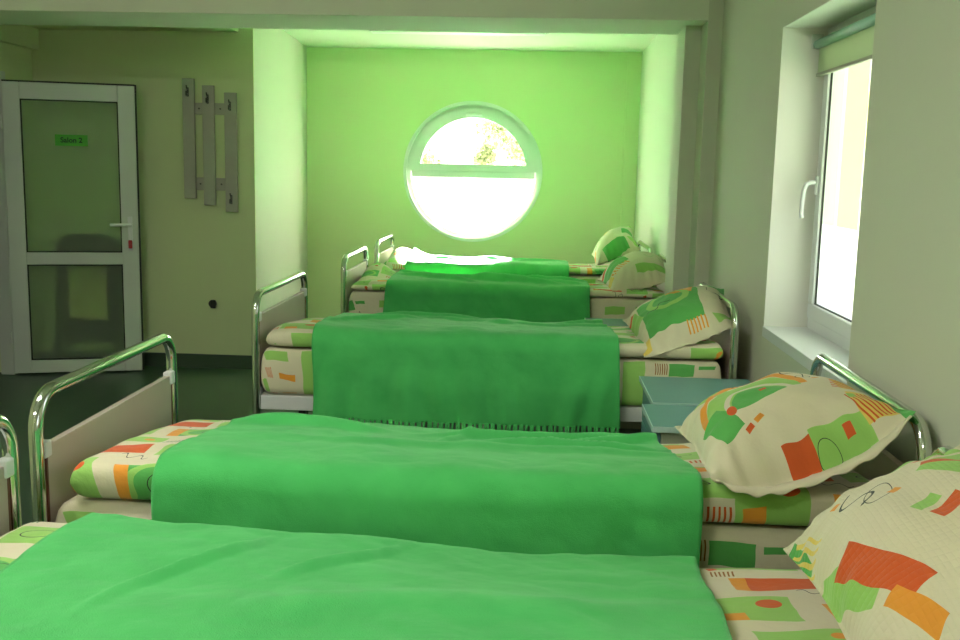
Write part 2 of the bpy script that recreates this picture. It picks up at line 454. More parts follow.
# round window
def arc_frame(bm, cx, cz, y0, y1, r0, r1, a0=0, a1=2*PI, seg=96):
    closed = abs(a1-a0-2*PI) < 1e-6
    n = seg if closed else seg+1
    vs = []
    for k in range(n):
        a = a0+(a1-a0)*k/seg
        c, s = math.cos(a), math.sin(a)
        vs.append([bm.verts.new((cx+r*c, y, cz+r*s)) for (r, y) in ((r0, y0), (r1, y0), (r1, y1), (r0, y1))])
    for k in range(seg):
        a, b = vs[k], vs[(k+1) % n]
        for q in range(4):
            bm.faces.new((a[q], a[(q+1) % 4], b[(q+1) % 4], b[q]))
    if not closed:
        bm.faces.new(vs[0]); bm.faces.new(vs[-1])
bm = bmesh.new()
arc_frame(bm, WX, WZ, YA+.06, YA+.14, .560, .602)
arc_frame(bm, WX, WZ, YA-.006, YA+.012, .592, .622)
w1 = struct(frombm('window_1', bm, M['pvc']))
def half_disc(bm, cx, zc, zlim, r, y0, y1, top, seg=48):
    # the part of a disc above (or below) the height zlim
    h = zlim-zc; a = math.asin(h/r)
    a0, a1 = (a, PI-a) if top else (PI-a, 2*PI+a)
    f = [bm.verts.new((cx+r*math.cos(a0+(a1-a0)*k/seg), y0, zc+r*math.sin(a0+(a1-a0)*k/seg))) for k in range(seg+1)]
    b = [bm.verts.new((v.co.x, y1, v.co.z)) for v in f]
    bm.faces.new(f); bm.faces.new(b)
    for k in range(seg+1):
        j = (k+1) % (seg+1); bm.faces.new((f[k], f[j], b[j], b[k]))
def sash_half(bm, r0, r1, zb, bt, y0, y1, seg=64):
    # D shaped sash: an arc of radial width r1-r0 closed by a bottom bar
    def ring(r, z):
        a = math.asin((z-WZ)/r)
        return [(WX+r*math.cos(a+(PI-2*a)*k/seg), WZ+r*math.sin(a+(PI-2*a)*k/seg)) for k in range(seg+1)]
    o, i = ring(r1, zb), ring(r0, zb+bt)
    F = [[bm.verts.new((x, y, z)) for x, z in L_] for L_ in (o, i) for y in (y0, y1)]
    of, ob, if_, ib = F
    for k in range(seg+1):
        j = (k+1) % (seg+1)
        bm.faces.new((of[k], of[j], if_[j], if_[k])); bm.faces.new((ob[k], ob[j], ib[j], ib[k]))
        bm.faces.new((of[k], of[j], ob[j], ob[k])); bm.faces.new((if_[k], if_[j], ib[j], ib[k]))
bm = bmesh.new(); sash_half(bm, .478, .560, 1.395, .06, YA+.035, YA+.12)
sash = frombm('sash', bm, M['pvc'], w1)
bm = bmesh.new(); bx(bm, WX-.555, WX+.555, YA+.045, YA+.13, 1.335, 1.395, .006)
frombm('transom', bm, M['pvc'], w1)
bm = bmesh.new(); half_disc(bm, WX, WZ, 1.45, .482, YA+.080, YA+.086, True)
frombm('upper_pane', bm, M['glass'], w1)
bm = bmesh.new(); half_disc(bm, WX, WZ, 1.34, .565, YA+.090, YA+.096, False)
frombm('lower_pane', bm, M['frost_round'], w1)
box('latch', WX-.07, WX+.07, YA+.015, YA+.036, 1.885, 1.91, M['pvc'], sash, .004)

# right wall with its windows (the second, beside the camera, is added unseen to give light)
def rect_wall(name, x0, x1, y0, y1, z0, z1, holes, m):
    bm = bmesh.new()
    ys = sorted({y0, y1} | {h[0] for h in holes} | {h[1] for h in holes})
    for a, b in zip(ys[:-1], ys[1:]):
        hh = [h for h in holes if h[0] <= a and h[1] >= b]
        if hh:
            bx(bm, x0, x1, a, b, z0, hh[0][2]); bx(bm, x0, x1, a, b, hh[0][3], z1)
        else:
            bx(bm, x0, x1, a, b, z0, z1)
    bmesh.ops.remove_doubles(bm, verts=bm.verts, dist=1e-5)
    return struct(frombm(name, bm, m))
ZS, ZT = .80, 1.98
W2 = (2.922, 4.003, ZS, ZT); W3 = (-.35, 1.15, ZS, ZT)
rect_wall('wall_right', XR, XR+.34, -2.2, 5.4, 0, 2.9, [W3, W2], M['wallside'])

def pvc_window(name, y0, y1, z0, z1, x, blind=False, handle=False):
    bm = bmesh.new()
    fw = .062
    bx(bm, x, x+.07, y0, y1, z0, z0+fw, .004); bx(bm, x, x+.07, y0, y1, z1-fw, z1, .004)
    bx(bm, x, x+.07, y0, y0+fw, z0+fw, z1-fw, .004); bx(bm, x, x+.07, y1-fw, y1, z0+fw, z1-fw, .004)
    w = struct(frombm(name, bm, M['pvc']))
    a0, a1, b0, b1 = y0+.05, y1-.05, z0+.05, z1-.05
    sw = .06
    bm = bmesh.new()
    bx(bm, x-.018, x+.05, a0, a1, b0, b0+sw, .006); bx(bm, x-.018, x+.05, a0, a1, b1-sw, b1, .006)
    bx(bm, x-.018, x+.05, a0, a0+sw, b0+sw, b1-sw, .006); bx(bm, x-.018, x+.05, a1-sw, a1, b0+sw, b1-sw, .006)
    s_ = frombm('sash', bm, M['pvc'], w)
    g = .004
    bm = bmesh.new()
    for (p, q, r, t) in ((a0+sw, a0+sw+g, b0+sw, b1-sw), (a1-sw-g, a1-sw, b0+sw, b1-sw), (a0+sw, a1-sw, b0+sw, b0+sw+g), (a0+sw, a1-sw, b1-sw-g, b1-sw)):
        bx(bm, x-.008, x-.001, p, q, r, t)
    frombm('gasket', bm, M['gasket'], s_)
    box('pane', x-.001, x+.005, a0+sw-.002, a1-sw+.002, 1.24, b1-sw+.002, M['glass'], s_)
    box('film_pane', x-.001, x+.005, a0+sw-.002, a1-sw+.002, b0+sw-.002, 1.24, M['frost'], s_)
    if handle:
        hy = a1-.030; hz = 1.385
        bm = bmesh.new()
        bx(bm, x-.028, x-.018, hy-.014, hy+.014, hz-.035, hz+.035, .004)
        tube(bm, [(x-.02, hy, hz+.01), (x-.045, hy, hz+.012), (x-.062, hy, hz+.004), (x-.070, hy, hz-.02), (x-.073, hy, hz-.06), (x-.074, hy, hz-.105), (x-.070, hy, hz-.125)], .0085, 12)
        frombm('handle', bm, M['pvc'], s_, True)
    return w
win2 = pvc_window('window_2', W2[0], 4.003, ZS+.02, ZT+.015, 1.10, handle=True)
pvc_window('window_added', W3[0], W3[1], ZS+.02, ZT, 1.16)  # added out of view, brings more daylight onto the near beds
# splayed white lining of the reveal
bm = bmesh.new()
bx(bm, XR+.0005, 1.10, 4.0005, 4.0028, ZS+.02, ZT-.0003); bx(bm, XR+.0005, 1.10, 2.9222, 2.9245, ZS+.02, ZT-.0003); bx(bm, XR+.0005, 1.10, 2.9245, 4.0005, ZT-.0025, ZT-.0003)
struct(frombm('trim_window_reveal', bm, M['reveal']))
bm = bmesh.new(); bx(bm, XR-.004, 1.105, 2.918, 4.006, ZS-.018, ZS+.024, .003)
struct(frombm('trim_window_sill', bm, M['pvc']))
bm = bmesh.new(); bx(bm, XR-.02, 1.165, W3[0]-.02, W3[1]+.02, ZS-.012, ZS+.022, .004)
struct(frombm('trim_window_sill_added', bm, M['pvc']))

rb = empty('roller_blind', (1.06, 3.5, 1.93), 'green roller blind rolled up at the top of the right-hand window', 'window blind')
bm = bmesh.new(); cyl(bm, (1.062, 3.46, 1.916), .017, 1.06, 'Y', 24)
frombm('roller_tube', bm, M['tube_teal'], rb, True)
box('fabric', 1.066, 1.070, 2.945, 3.978, 1.808, 1.912, M['blind'], rb)
bm = bmesh.new(); bx(bm, 1.060, 1.076, 2.943, 3.980, 1.795, 1.808, .003)
frombm('bottom_bar', bm, M['rack'], rb)
bm = bmesh.new(); bx(bm, 1.04, 1.085, 3.991, 3.998, 1.90, 1.955, .003)
frombm('bracket', bm, M['pvc_dim'], rb)

# ------------------------------------------------------------------ lamp in the alcove
def lamp(cx, cy, zc, lab, dm):
    lp = empty('fluorescent_lamp', (cx, cy, zc), lab, 'ceiling lamp', 'slim ceiling lamps')
    box('housing', cx-.65, cx+.65, cy-.085, cy+.085, zc-.065, zc-.001, M['lamp_body'], lp, .006)
    box('diffuser', cx-.625, cx+.625, cy-.073, cy+.073, zc-.082, zc-.063, dm, lp, .008)
lamp(-.578, 7.335, ZC, 'long slim white fluorescent ceiling lamp above the alcove beds', M['lamp_off'])
lamp(-1.5, -.3, 2.75, 'long slim fluorescent lamp added unseen on the main ceiling behind the camera', M['lamp_added'])  # assumed lamp, added out of view to brighten the main room
lamp(-1.5, 1.9, 2.75, 'long slim fluorescent lamp added unseen on the main ceiling above the nearest beds', M['lamp_added'])  # second added lamp, above the top edge of the view

# ------------------------------------------------------------------ open door leaf
hinge = V((-3.402, 6.325, 0)); tip = V((-2.632, 6.556, 0))
ang = math.atan2(tip.y-hinge.y, tip.x-hinge.x); LW = (tip-hinge).length
door = bpy.data.objects.new('door_1', None); COL.objects.link(door)
door.location = hinge; door.rotation_euler = (0, 0, ang); door['kind'] = 'structure'
def dpart(name, bm, m, parent, smooth=False):
    me = bpy.data.meshes.new(name); bmesh.ops.recalc_face_normals(bm, faces=bm.faces); bm.to_mesh(me); bm.free()
    me.materials.append(m)
    o = bpy.data.objects.new(name, me); COL.objects.link(o); o.parent = parent
    if smooth:
        for p in me.polygons: p.use_smooth = True
    return o
DZ0, DZ1 = .012, 1.905
bm = bmesh.new(); T = .05; st = .105
bx(bm, 0, st, 0, T, DZ0, DZ1, .004); bx(bm, LW-st, LW, 0, T, DZ0, DZ1, .004)
bx(bm, st, LW-st, 0, T, DZ1-st, DZ1, .004); bx(bm, st, LW-st, 0, T, DZ0, DZ0+.085, .004)
bx(bm, st, LW-st, 0, T, .735, .815, .004)
leaf = dpart('leaf_frame', bm, M['pvc_dim'], door)
for nm, z0, z1 in (('upper_pane', .815, DZ1-st), ('lower_pane', DZ0+.085, .735)):
    bm = bmesh.new(); bx(bm, st-.005, LW-st+.005, .02, .026, z0-.005, z1+.005)
    g = dpart(nm, bm, M['doorglass'], door)
    bm = bmesh.new()
    for (a, b, c, d) in ((st, st+.008, z0, z1), (LW-st-.008, LW-st, z0, z1), (st, LW-st, z0, z0+.008), (st, LW-st, z1-.008, z1)):
        bx(bm, a, b, .008, .019, c, d)
    dpart('glazing_gasket', bm, M['gasket'], g)
bm = bmesh.new()   # dark strips standing in for the shadow line round the leaf
bx(bm, -.010, 0.0, .02, T, DZ0, DZ1+.01); bx(bm, LW, LW+.010, .02, T, DZ0, DZ1+.01); bx(bm, 0, LW, .02, T, DZ1, DZ1+.012)
dpart('shadow_strip', bm, M['gasket'], door)
bm = bmesh.new()
bx(bm, LW-.065, LW-.035, -.008, 0, .83, 1.055, .003)
tube(bm, [(LW-.05, -.006, 1.003), (LW-.05, -.045, 1.003), (LW-.065, -.055, 1.003), (LW-.17, -.056, 1.001)], .010, 12)
dpart('door_handle', bm, M['pvc'], door, False)
bm = bmesh.new(); cyl(bm, (LW-.05, -.018, .885), .012, .03, 'Y', 16); bx(bm, LW-.062, LW-.038, -.03, -.02, .845, .90, .004)
dpart('key', bm, M['red'], door)
for z in (.25, 1.65):
    bm = bmesh.new(); cyl(bm, (-.008, .0, z), .011, .09, 'Z', 12)
    dpart('hinge', bm, M['pvc_dim'], door)

# the small green sign stuck to the glass
sg = empty('door_sign', tuple(hinge + V((math.cos(ang)*.405, math.sin(ang)*.405, 1.545))), 'small green paper sign reading Salon 2 on the upper door glass', 'sign')
sg.rotation_euler = (0, 0, ang)
bm = bmesh.new(); bx(bm, -.10, .10, .0185, .0195, -.036, .036)
dpart('paper', bm, M['sign'], sg)
cu = bpy.data.curves.new('lettering', 'FONT'); cu.body = 'Salon 2'; cu.size = .046; cu.align_x = 'CENTER'; cu.align_y = 'CENTER'; cu.extrude = .0004
cu.offset = .0012
to = bpy.data.objects.new('lettering_curve', cu); COL.objects.link(to)
dg = bpy.context.evaluated_depsgraph_get()
me = bpy.data.meshes.new_from_object(to.evaluated_get(dg)); me.name = 'lettering'
bpy.data.objects.remove(to)
me.materials.clear(); me.materials.append(M['ink'])
lt = bpy.data.objects.new('lettering', me); COL.objects.link(lt); lt.parent = sg
lt.location = (0, .0178, 0); lt.rotation_euler = (PI/2, 0, 0)

# chair stored flat between the leaf and the wall
ch = empty('folding_chair', (-3.03, 6.70, 0), 'dark folded chair with pale panel behind the frosted glass of the door', 'chair')
def arch(x0, x1, z1, r, y0, ytop):
    P = [(x0, y0, .012)]
    P += [(x0, ytop, z1-r)]
    for k in range(1, 9):
        a = PI - (PI/2)*k/8; P.append((x0+r+r*math.cos(a), ytop, z1-r+r*math.sin(a)))
    for k in range(0, 9):
        a = PI/2-(PI/2)*k/8; P.append((x1-r+r*math.cos(a), ytop, z1-r+r*math.sin(a)))
    P += [(x1, y0, .012)]
    return P
bm = bmesh.new(); tube(bm, arch(-3.26, -2.84, .90, .10, 6.62, 6.73), .018, 12)
frombm('frame', bm, M['chairblack'], ch, True)
bm = bmesh.new(); tube(bm, arch(-3.23, -2.87, .40, .03, 6.70, 6.735), .014, 12)
frombm('rear_legs', bm, M['chairblack'], ch, True)
bm = bmesh.new(); bx(bm, -3.24, -2.86, 6.725, 6.745, .74, .885, .008)
bx(bm, -3.24, -2.86, 6.715, 6.728, .18, .74, .004)
frombm('backrest', bm, M['chairblack'], ch)
bm = bmesh.new(); bx(bm, -3.19, -2.92, 6.690, 6.714, .33, .70, .008)
frombm('seat', bm, M['chairtan'], ch)

# ------------------------------------------------------------------ coat rack, wall fitting
cr = empty('coat_rack', (-2.19, YB-.02, 1.55), 'grey wooden wall coat rack of three staggered upright boards', 'coat rack')
for (x0, x1, z0, z1) in ((-2.377, -2.297, 1.178, 1.976), (-2.242, -2.162, 1.135, 1.932), (-2.093, -2.010, 1.092, 1.888)):
    bd = box('board', x0, x1, YB-.045, YB-.022, z0, z1, M['rack'], cr, .003)
    hz = [z1-.09] + ([z0+.085] if x0 > -2.1 else [])
    for h in hz:
        bm = bmesh.new(); c = (x0+x1)/2
        bx(bm, c-.007, c+.007, YB-.051, YB-.045, h-.030, h+.030, .002)
        tube(bm, [(c, YB-.05, h-.012), (c, YB-.075, h-.024), (c+.004, YB-.092, h-.018), (c+.006, YB-.097, h+.004)], .0055, 8)
        tube(bm, [(c, YB-.05, h+.018), (c, YB-.07, h+.026), (c, YB-.076, h+.042)], .0045, 8)
        frombm('hook', bm, M['hook'], bd, True)
for z0, z1 in ((1.742, 1.818), (1.235, 1.32)):
    b_ = box('batten', -2.36, -2.03, YB-.022, YB-.001, z0, z1, M['rack'], cr, .002)
    for x in (-2.27, -2.125):
        bm = bmesh.new(); cyl(bm, (x, YB-.024, (z0+z1)/2), .006, .006, 'Y', 10)
        frombm('screw', bm, M['hook'], b_)
so = empty('wall_socket', (-2.205, YB, .455), 'tiny dark uncovered socket low on the green wall beneath the coat rack', 'wall socket')
bm = bmesh.new(); cyl(bm, (-2.205, YB-.012, .455), .026, .024, 'Y', 20)
frombm('rim', bm, M['hook'], so, True)
bm = bmesh.new(); bx(bm, -2.215, -2.180, YB-.034, YB-.022, .425, .482, .003)
frombm('contact_block', bm, M['gasket'], so)

# ------------------------------------------------------------------ beds
FX, HX = -1.13, .845      # foot and head frame centre lines
TR = .0165
def hoop(x, ya, yb, zt, r=.085):
    P = [(x, ya, .02), (x, ya, .3), (x, ya, zt-r)]
    for k in range(1, 9):
        a = PI-(PI/2)*k/8; P.append((x, ya+r+r*math.cos(a), zt-r+r*math.sin(a)))
    for k in range(0, 9):
        a = PI/2-(PI/2)*k/8; P.append((x, yb-r+r*math.cos(a), zt-r+r*math.sin(a)))
    P += [(x, yb, .3), (x, yb, .02)]
    return P

def make_bed(ya, yb, label, group, FX, HX, bt=.785, dx=0.0):
    bed = empty('bed_frame', ((FX+HX)/2+dx, (ya+yb)/2, 0), label, 'bed', group)
    for nm, x, s, zt in (('foot_frame', FX+dx, 1, .875), ('head_frame', HX+dx, -1, .875)):
        bm = bmesh.new(); tube(bm, hoop(x, ya, yb, zt), TR, 20)
        fr = frombm(nm, bm, M['chrome'], bed, True)
        for y in (ya, yb):
            bm = bmesh.new(); cyl(bm, (x, y, .014), .021, .028, 'Z', 16)
            frombm('rubber_foot', bm, M['dark'], fr)
        bm = bmesh.new()
        bx(bm, x-.009, x+.009, ya+.033, yb-.033, .42, bt, .002)
        pb = frombm(nm.replace('frame', 'board'), bm, M['panel'], bed)
        for y, q in ((ya, 1), (yb, -1)):
            bm = bmesh.new(); bx(bm, x-.0095, x+.0095, min(y+q*.026, y+q*.034), max(y+q*.026, y+q*.034), .42, bt-.02)
            frombm('edge_strip', bm, M['panel_edge'], pb)
        for y, q in ((ya, 1), (yb, -1)):
            for z in (bt-.01, .45):
                bm = bmesh.new(); bx(bm, x-.013, x+.016, min(y+q*.012, y+q*.045), max(y+q*.012, y+q*.045), z-.018, z+.022, .004)
                frombm('clip', bm, M['clip'], bed)
    for y, q in ((ya, 1), (yb, -1)):
        bm = bmesh.new(); y1 = y+q*.005
        bx(bm, FX+dx+.016, HX+dx-.016, min(y1, y1+q*.022), max(y1, y1+q*.022), .378, .440, .004)
        frombm('side_rail', bm, M['rail'], bed)
        for x in (FX+dx+.19, HX+dx-.19):
            bm = bmesh.new(); bx(bm, x-.015, x+.015, min(y1+q*.024, y1+q*.052), max(y1+q*.024, y1+q*.052), .001, .43, .003)
            frombm('leg', bm, M['dark'], bed)
    bm = bmesh.new()
    bx(bm, FX+dx+.02, HX+dx-.02, ya+.03, yb-.03, .430, .445)
    frombm('base_board', bm, M['cabinet'], bed)
    return bed

def nz(x, y, z, s, seed=0):
    return noise.noise(V((x*s+seed*17.3, y*s-seed*5.1, z*s+seed)))

def slab(name, x0, x1, y0, y1, botf, topf, p, m, uvo, nx=90, ny=44, wob=.006, seed=0, vflip=False):
    """soft rectangular slab: mattress or duvet"""
    me = bpy.data.meshes.new(name)
    verts, uvs, faces = [], [], []
    cx, cy, hx, hy = (x0+x1)/2, (y0+y1)/2, (x1-x0)/2, (y1-y0)/2
    def sp(i, n):
        t = -1+2*i/n
        return math.copysign(1-(1-abs(t))**1.8, t)
    ex, ey = p
    def pos(i, j, s):
        u, v = sp(i, nx), sp(j, ny)
        e = ((1-abs(u)**ex)*(1-abs(v)**ey)); e = max(e, 0)**.36
        X, Y = cx+u*hx, cy+v*hy
        zt = topf(X, Y); zb = botf(X, Y); zm = (zt+zb)/2; h = (zt-zb)/2
        z = zm + s*h*e
        w = wob*(1-.5*e)
        X += nz(X, Y, z, 6, seed)*w; Y += nz(Y, X, z, 5, seed+3)*w
        if s > 0: z += nz(X, Y, 0, 9, seed+5)*wob*.8*e
        d = zt - z
        wu, wv = min(1, abs(u)**16*1.0), min(1, abs(v)**10)
        U = X + math.copysign(d, u)*wu; W = Y + math.copysign(d, v)*wv
        return (X, Y, z), (U-x0+uvo[0]+.2, W-y0+uvo[1]+.4)
    ids = {}
    for s in (1, -1):
        for j in range(ny+1):
            for i in range(nx+1):
                rim = i in (0, nx) or j in (0, ny)
                if s < 0 and rim: ids[(s, i, j)] = ids[(1, i, j)]; continue
                c, t = pos(i, j, s); ids[(s, i, j)] = len(verts); verts.append(c); uvs.append(t)
    for s in (1, -1):
        for j in range(ny):
            for i in range(nx):
                q = [ids[(s, i, j)], ids[(s, i+1, j)], ids[(s, i+1, j+1)], ids[(s, i, j+1)]]
                faces.append(q if s > 0 else q[::-1])
    me.from_pydata(verts, [], faces); me.update()
    ul = me.uv_layers.new(name='UVMap')
    for l in me.loops: ul.data[l.index].uv = uvs[l.vertex_index]
    return link(name, me, m, None, True)

def sstep(a, b, x):
    t = max(0, min(1, (x-a)/(b-a))); return t*t*(3-2*t)

def make_blanket(name, xa, xb, ya, yb, topf, dn, df, seed, wr=.008, fold=.012, off=.012, skew=(0, 0), skewb=(0, 0), ridges=(), nx=150, ny=150):
    """cloth laid across the bed, hanging dn at the near side and df at the far side"""
    r = .055; w = yb-ya
    La, Lt = dn, w-2*r
    arc = r*PI/2
    tot = dn+arc+Lt+arc+df
    verts, faces = [], []
    for j in range(ny+1):
        s = tot*j/ny
        for i in range(nx+1):
            t = i/nx
            f = s/tot
            x0 = xa+skew[0]*(1-f)+skew[1]*f + .012*nz(s*3, 1, 0, 1.2, seed)
            x1 = xb+skewb[0]*(1-f)+skewb[1]*f + .012*nz(s*3, 5, 0, 1.2, seed+9)
            x = x0+(x1-x0)*t
            hang = 0
            if s < dn: y, n, dz, hang = ya, V((0, -1, 0)), -(r+dn-s), (dn-s)
            elif s < dn+arc:
                a = (s-dn)/r; y = ya+r-r*math.cos(a); dz = -r+r*math.sin(a); n = V((0, -math.cos(a), math.sin(a)))
            elif s < dn+arc+Lt: y = ya+r+(s-dn-arc); dz = 0; n = V((0, 0, 1))
            elif s < dn+arc+Lt+arc:
                a = (s-dn-arc-Lt)/r; y = yb-r+r*math.sin(a); dz = -r+r*math.cos(a); n = V((0, math.sin(a), math.cos(a)))
            else: y, n, dz, hang = yb, V((0, 1, 0)), -(r+(s-(tot-df))), s-(tot-df)
            yt = min(max(y, ya+.02), yb-.02)
            z = topf(x, yt)+dz
            d = off + wr*(.5+nz(x, s, 0, 5, seed)) + wr*.6*abs(nz(x+s*.4, s, 0, 11, seed+2))
            if hang > 0:
                k = min(1, hang/.15)
                ph = x*46+3*nz(x, hang, 0, 3, seed)
                d += fold*k*(.5+.5*math.sin(ph))+fold*.9*k*(.5+nz(x*2.2, hang*.6, 0, 4, seed+4))
            top = 1-min(1, hang/.05)
            for (rx, ry, ra, rl, rw, rh) in ridges:
                ca, sa = math.cos(ra), math.sin(ra)
                du = (x-rx)*ca+(y-ry)*sa; dv = -(x-rx)*sa+(y-ry)*ca + .012*math.sin(du*14)
                d += (2.3 if seed == 2 else 1.7)*rh*math.exp(-(dv/rw)**2)*math.exp(-(du/rl)**4)*top
            P = V((x, y, z))+n*d
            verts.append(P)
    for j in range(ny):
        for i in range(nx):
            a = j*(nx+1)+i; faces.append((a, a+1, a+nx+2, a+nx+1))
    me = bpy.data.meshes.new(name); me.from_pydata([tuple(v) for v in verts], [], faces); me.update()
    o = link(name, me, M['blanket'], None, True)
    md = o.modifiers.new('thickness', 'SOLIDIFY'); md.thickness = .006; md.offset = 1
    return o, verts, nx

def make_pillow(name, A, B, C, D, Tt, Tb, m, seed=0, n=56, pinch=.10, sag=0.0):
    A, B, C, D = map(V, (A, B, C, D))
    nrm = (B-A).cross(C-A).normalized()
    if nrm.z < 0: nrm = -nrm
    Lu = ((B-A).length+(D-C).length)/2; Lv = ((C-A).length+(D-B).length)/2
    verts, uvs, faces, ids = [], [], [], {}
    def pos(i, j, s):
        u, v = -1+2*i/n, -1+2*j/n
        u = math.copysign(abs(u)**.85, u); v = math.copysign(abs(v)**.85, v)
        pu = u*(1-pinch*(1-v*v)*abs(u)**3); pv = v*(1-pinch*(1-u*u)*abs(v)**3)
        a, b = (pu+1)/2, (pv+1)/2
        P = A*(1-a)*(1-b)+B*a*(1-b)+C*(1-a)*b+D*a*b
        cu_, cv = max(0, 1-abs(u)/.955), max(0, 1-abs(v)/.955)
        e = (min(1, cu_*1.15)*min(1, cv*1.15)); e = (1-(1-min(1, cu_))**2.4)*(1-(1-min(1, cv))**2.4); e = max(0, e)**.62
        h = (Tt if s > 0 else -Tb)*e
        # puckers that run in from the seams and corners
        edge = max(abs(u), abs(v))
        puck = math.sin((u if abs(v) > abs(u) else v)*22+seed*2+3*nz(u, v, 0, 2, seed))*.005*sstep(.45, .9, edge)*(1-sstep(.96, 1, edge))
        h += puck*s + s*.012*nz(u, v, s, 2.2, seed)*e + .004*nz(u, v, s, 7, seed+1)*e
        if edge > .955: h += .004*s
        P = P+nrm*h - V((0, 0, 1))*sag*(1-u*u)*(1-.75*(v+1)/2) + V((0, 0, 1))*(.010*nz(u*1.3, v*1.3, 0, 1.5, seed+7))
        return P, (u*Lu/2, v*Lv/2)
    for s in (1, -1):
        for j in range(n+1):
            for i in range(n+1):
                if s < 0 and (i in (0, n) or j in (0, n)): ids[(s, i, j)] = ids[(1, i, j)]; continue
                c, t = pos(i, j, s); ids[(s, i, j)] = len(verts); verts.append(tuple(c)); uvs.append(t)
    for s in (1, -1):
        for j in range(n):
            for i in range(n):
                q = [ids[(s, i, j)], ids[(s, i+1, j)], ids[(s, i+1, j+1)], ids[(s, i, j+1)]]
                faces.append(q if s > 0 else q[::-1])
    me = bpy.data.meshes.new(name); me.from_pydata(verts, [], faces); me.update()
    ul = me.uv_layers.new(name='UVMap')
    for l in me.loops: ul.data[l.index].uv = uvs[l.vertex_index]
    o = link(name, me, m, None, True)
    md = o.modifiers.new('smooth', 'SUBSURF'); md.levels = 1; md.render_levels = 1
    return o

def topfun(z, ya, yb, seed, bumps=(), tilt=0.0, amp=.012):
    cy, hy = (ya+yb)/2, (yb-ya)/2
    def f(x, y):
        t = (y-cy)/hy
        v = z - .016*t**4 + tilt*t + amp*nz(x, y, 0, 2.3, seed) + amp*.35*nz(x, y, 0, 6, seed+1)
        for (bxx, byy, a, sx, sy) in bumps:
            v += a*math.exp(-((x-bxx)/sx)**2-((y-byy)/sy)**2)
        return v
    return f

beds = [
 dict(bt=.765, ya=1.245, yb=2.065, zt=.670, mz=.565, tilt=-.01, seed=1, pos='nearest bed, bottom of the view', dn=.25, df=.12, xa=-.95, xb=.335, skew=(0, .02), skewb=(-.02, .03), uv=(.05, .1)),
 dict(ya=2.215, yb=3.10, yc=3.017, bt=.748, fx=-1.148, hx=.888, zt=.679, mz=.585, dx0=.05, tilt=-.046, seed=2, pos='second bed from the camera', dn=.22, df=.14, xa=-.85, xb=.385, skew=(-.02, .02), skewb=(.02, -.01), uv=(.47, .15)),
 dict(ya=4.13, yb=5.045, yc=4.937, fx=-1.163, zt=.702, mz=.618, tilt=-.028, seed=3, pos='middle bed', dn=.292, df=.2, xa=-.905, xb=.372, skew=(0, -.035), skewb=(.01, -.04), uv=(.30, .02)),
 dict(ya=5.93, yb=6.74, zt=.702, mz=.645, tilt=-.025, seed=4, pos='fourth bed', dn=.24, df=.16, xa=-.885, xb=.35, skew=(0, .03), skewb=(.01, -.02), uv=(.1, .25)),
 dict(ya=7.20, yb=8.02, zt=.712, mz=.645, tilt=-.02, seed=5, pos='farthest bed under the round window', dn=.10, df=.1, xa=-.92, xb=.27, skew=(0, .03), skewb=(0, -.02), uv=(.2, .1)),
]
BL = ['chrome and beige bed frame nearest the camera, mostly cut off by the frame',
      'chrome and beige bed frame second from the camera, its tall foot hoop at left',
      'chrome bed frame in the middle of the room with its legs showing',
      'chrome bed frame fourth from the camera, just in front of the farthest one',
      'chrome bed frame farthest away, right under the round window']
ML = ['printed mattress at the bottom of the picture under the nearest green blanket',
      'printed mattress on the bed second from the camera',
      'printed mattress on the middle bed, its whole left end in view',
      'printed mattress on the fourth bed from the camera',
      'printed mattress on the farthest bed below the round window']
DL = ['printed duvet on the nearest bed, folded under the foreground blanket',
      'printed duvet with red and green patches on the second bed from the camera',
      'printed duvet with orange patch at the foot of the middle bed',
      'printed duvet rumpled at the foot of the fourth bed',
      'pale sunlit printed duvet on the farthest bed by the round window']
GL = ['large bright green blanket filling the bottom of the picture',
      'green blanket across the bed second from the camera',
      'green fringed blanket hanging down the side of the middle bed',
      'green blanket with rippled top on the fourth bed',
      'green blanket gleaming in window light on the farthest bed']
bumps = {1: [(.15, 1.98, -.058, .75, .30)], 2: [(.06, 2.85, -.048, .55, .38), (-.7, 2.5, .008, .2, .3)], 3: [(-1.0, 4.3, .022, .12, .25), (.1, 4.75, -.022, .3, .25)],
         4: [(-1.0, 6.45, .115, .13, .20), (.72, 6.3, .01, .1, .2)], 5: [(-.98, 7.62, .10, .15, .22), (.70, 7.7, .03, .15, .2)]}
ridges = {
 1: [(-.62, 1.75, 1.15, .22, .012, .010), (-.35, 1.85, 1.0, .16, .012, .009), (-.1, 1.6, .1, .4, .05, .010)],
 2: [(.02, 2.9, .25, .3, .02, .012), (.12, 2.72, -.3, .22, .018, .012), (.25, 2.85, .5, .18, .018, .012), (-.2, 2.8, 1.2, .1, .012, .006), (-.62, 2.78, .15, .2, .03, .014), (-.1, 2.55, .05, .5, .03, .008)],
 3: [(-.7, 4.5, .6, .22, .02, .012), (-.3, 4.6, -.4, .25, .02, .010), (.1, 4.55, .1, .3, .02, .010), (.25, 4.75, .5, .15, .02, .010), (-.5, 4.8, .1, .25, .025, .012)],
 4: [(-.6, 6.2, -.5, .25, .025, .022), (-.35, 6.3, -.4, .25, .02, .020), (-.1, 6.2, -.35, .25, .025, .020), (.12, 6.35, -.2, .2, .02, .016), (-.7, 6.4, -.6, .2, .02, .018), (.2, 6.15, -.5, .12, .02, .014)],
 5: [(-.6, 7.5, -.3, .25, .03, .014), (-.2, 7.6, -.2, .25, .03, .014), (.05, 7.5, .2, .2, .03, .012)]}
fringe_mat = M['blanket']
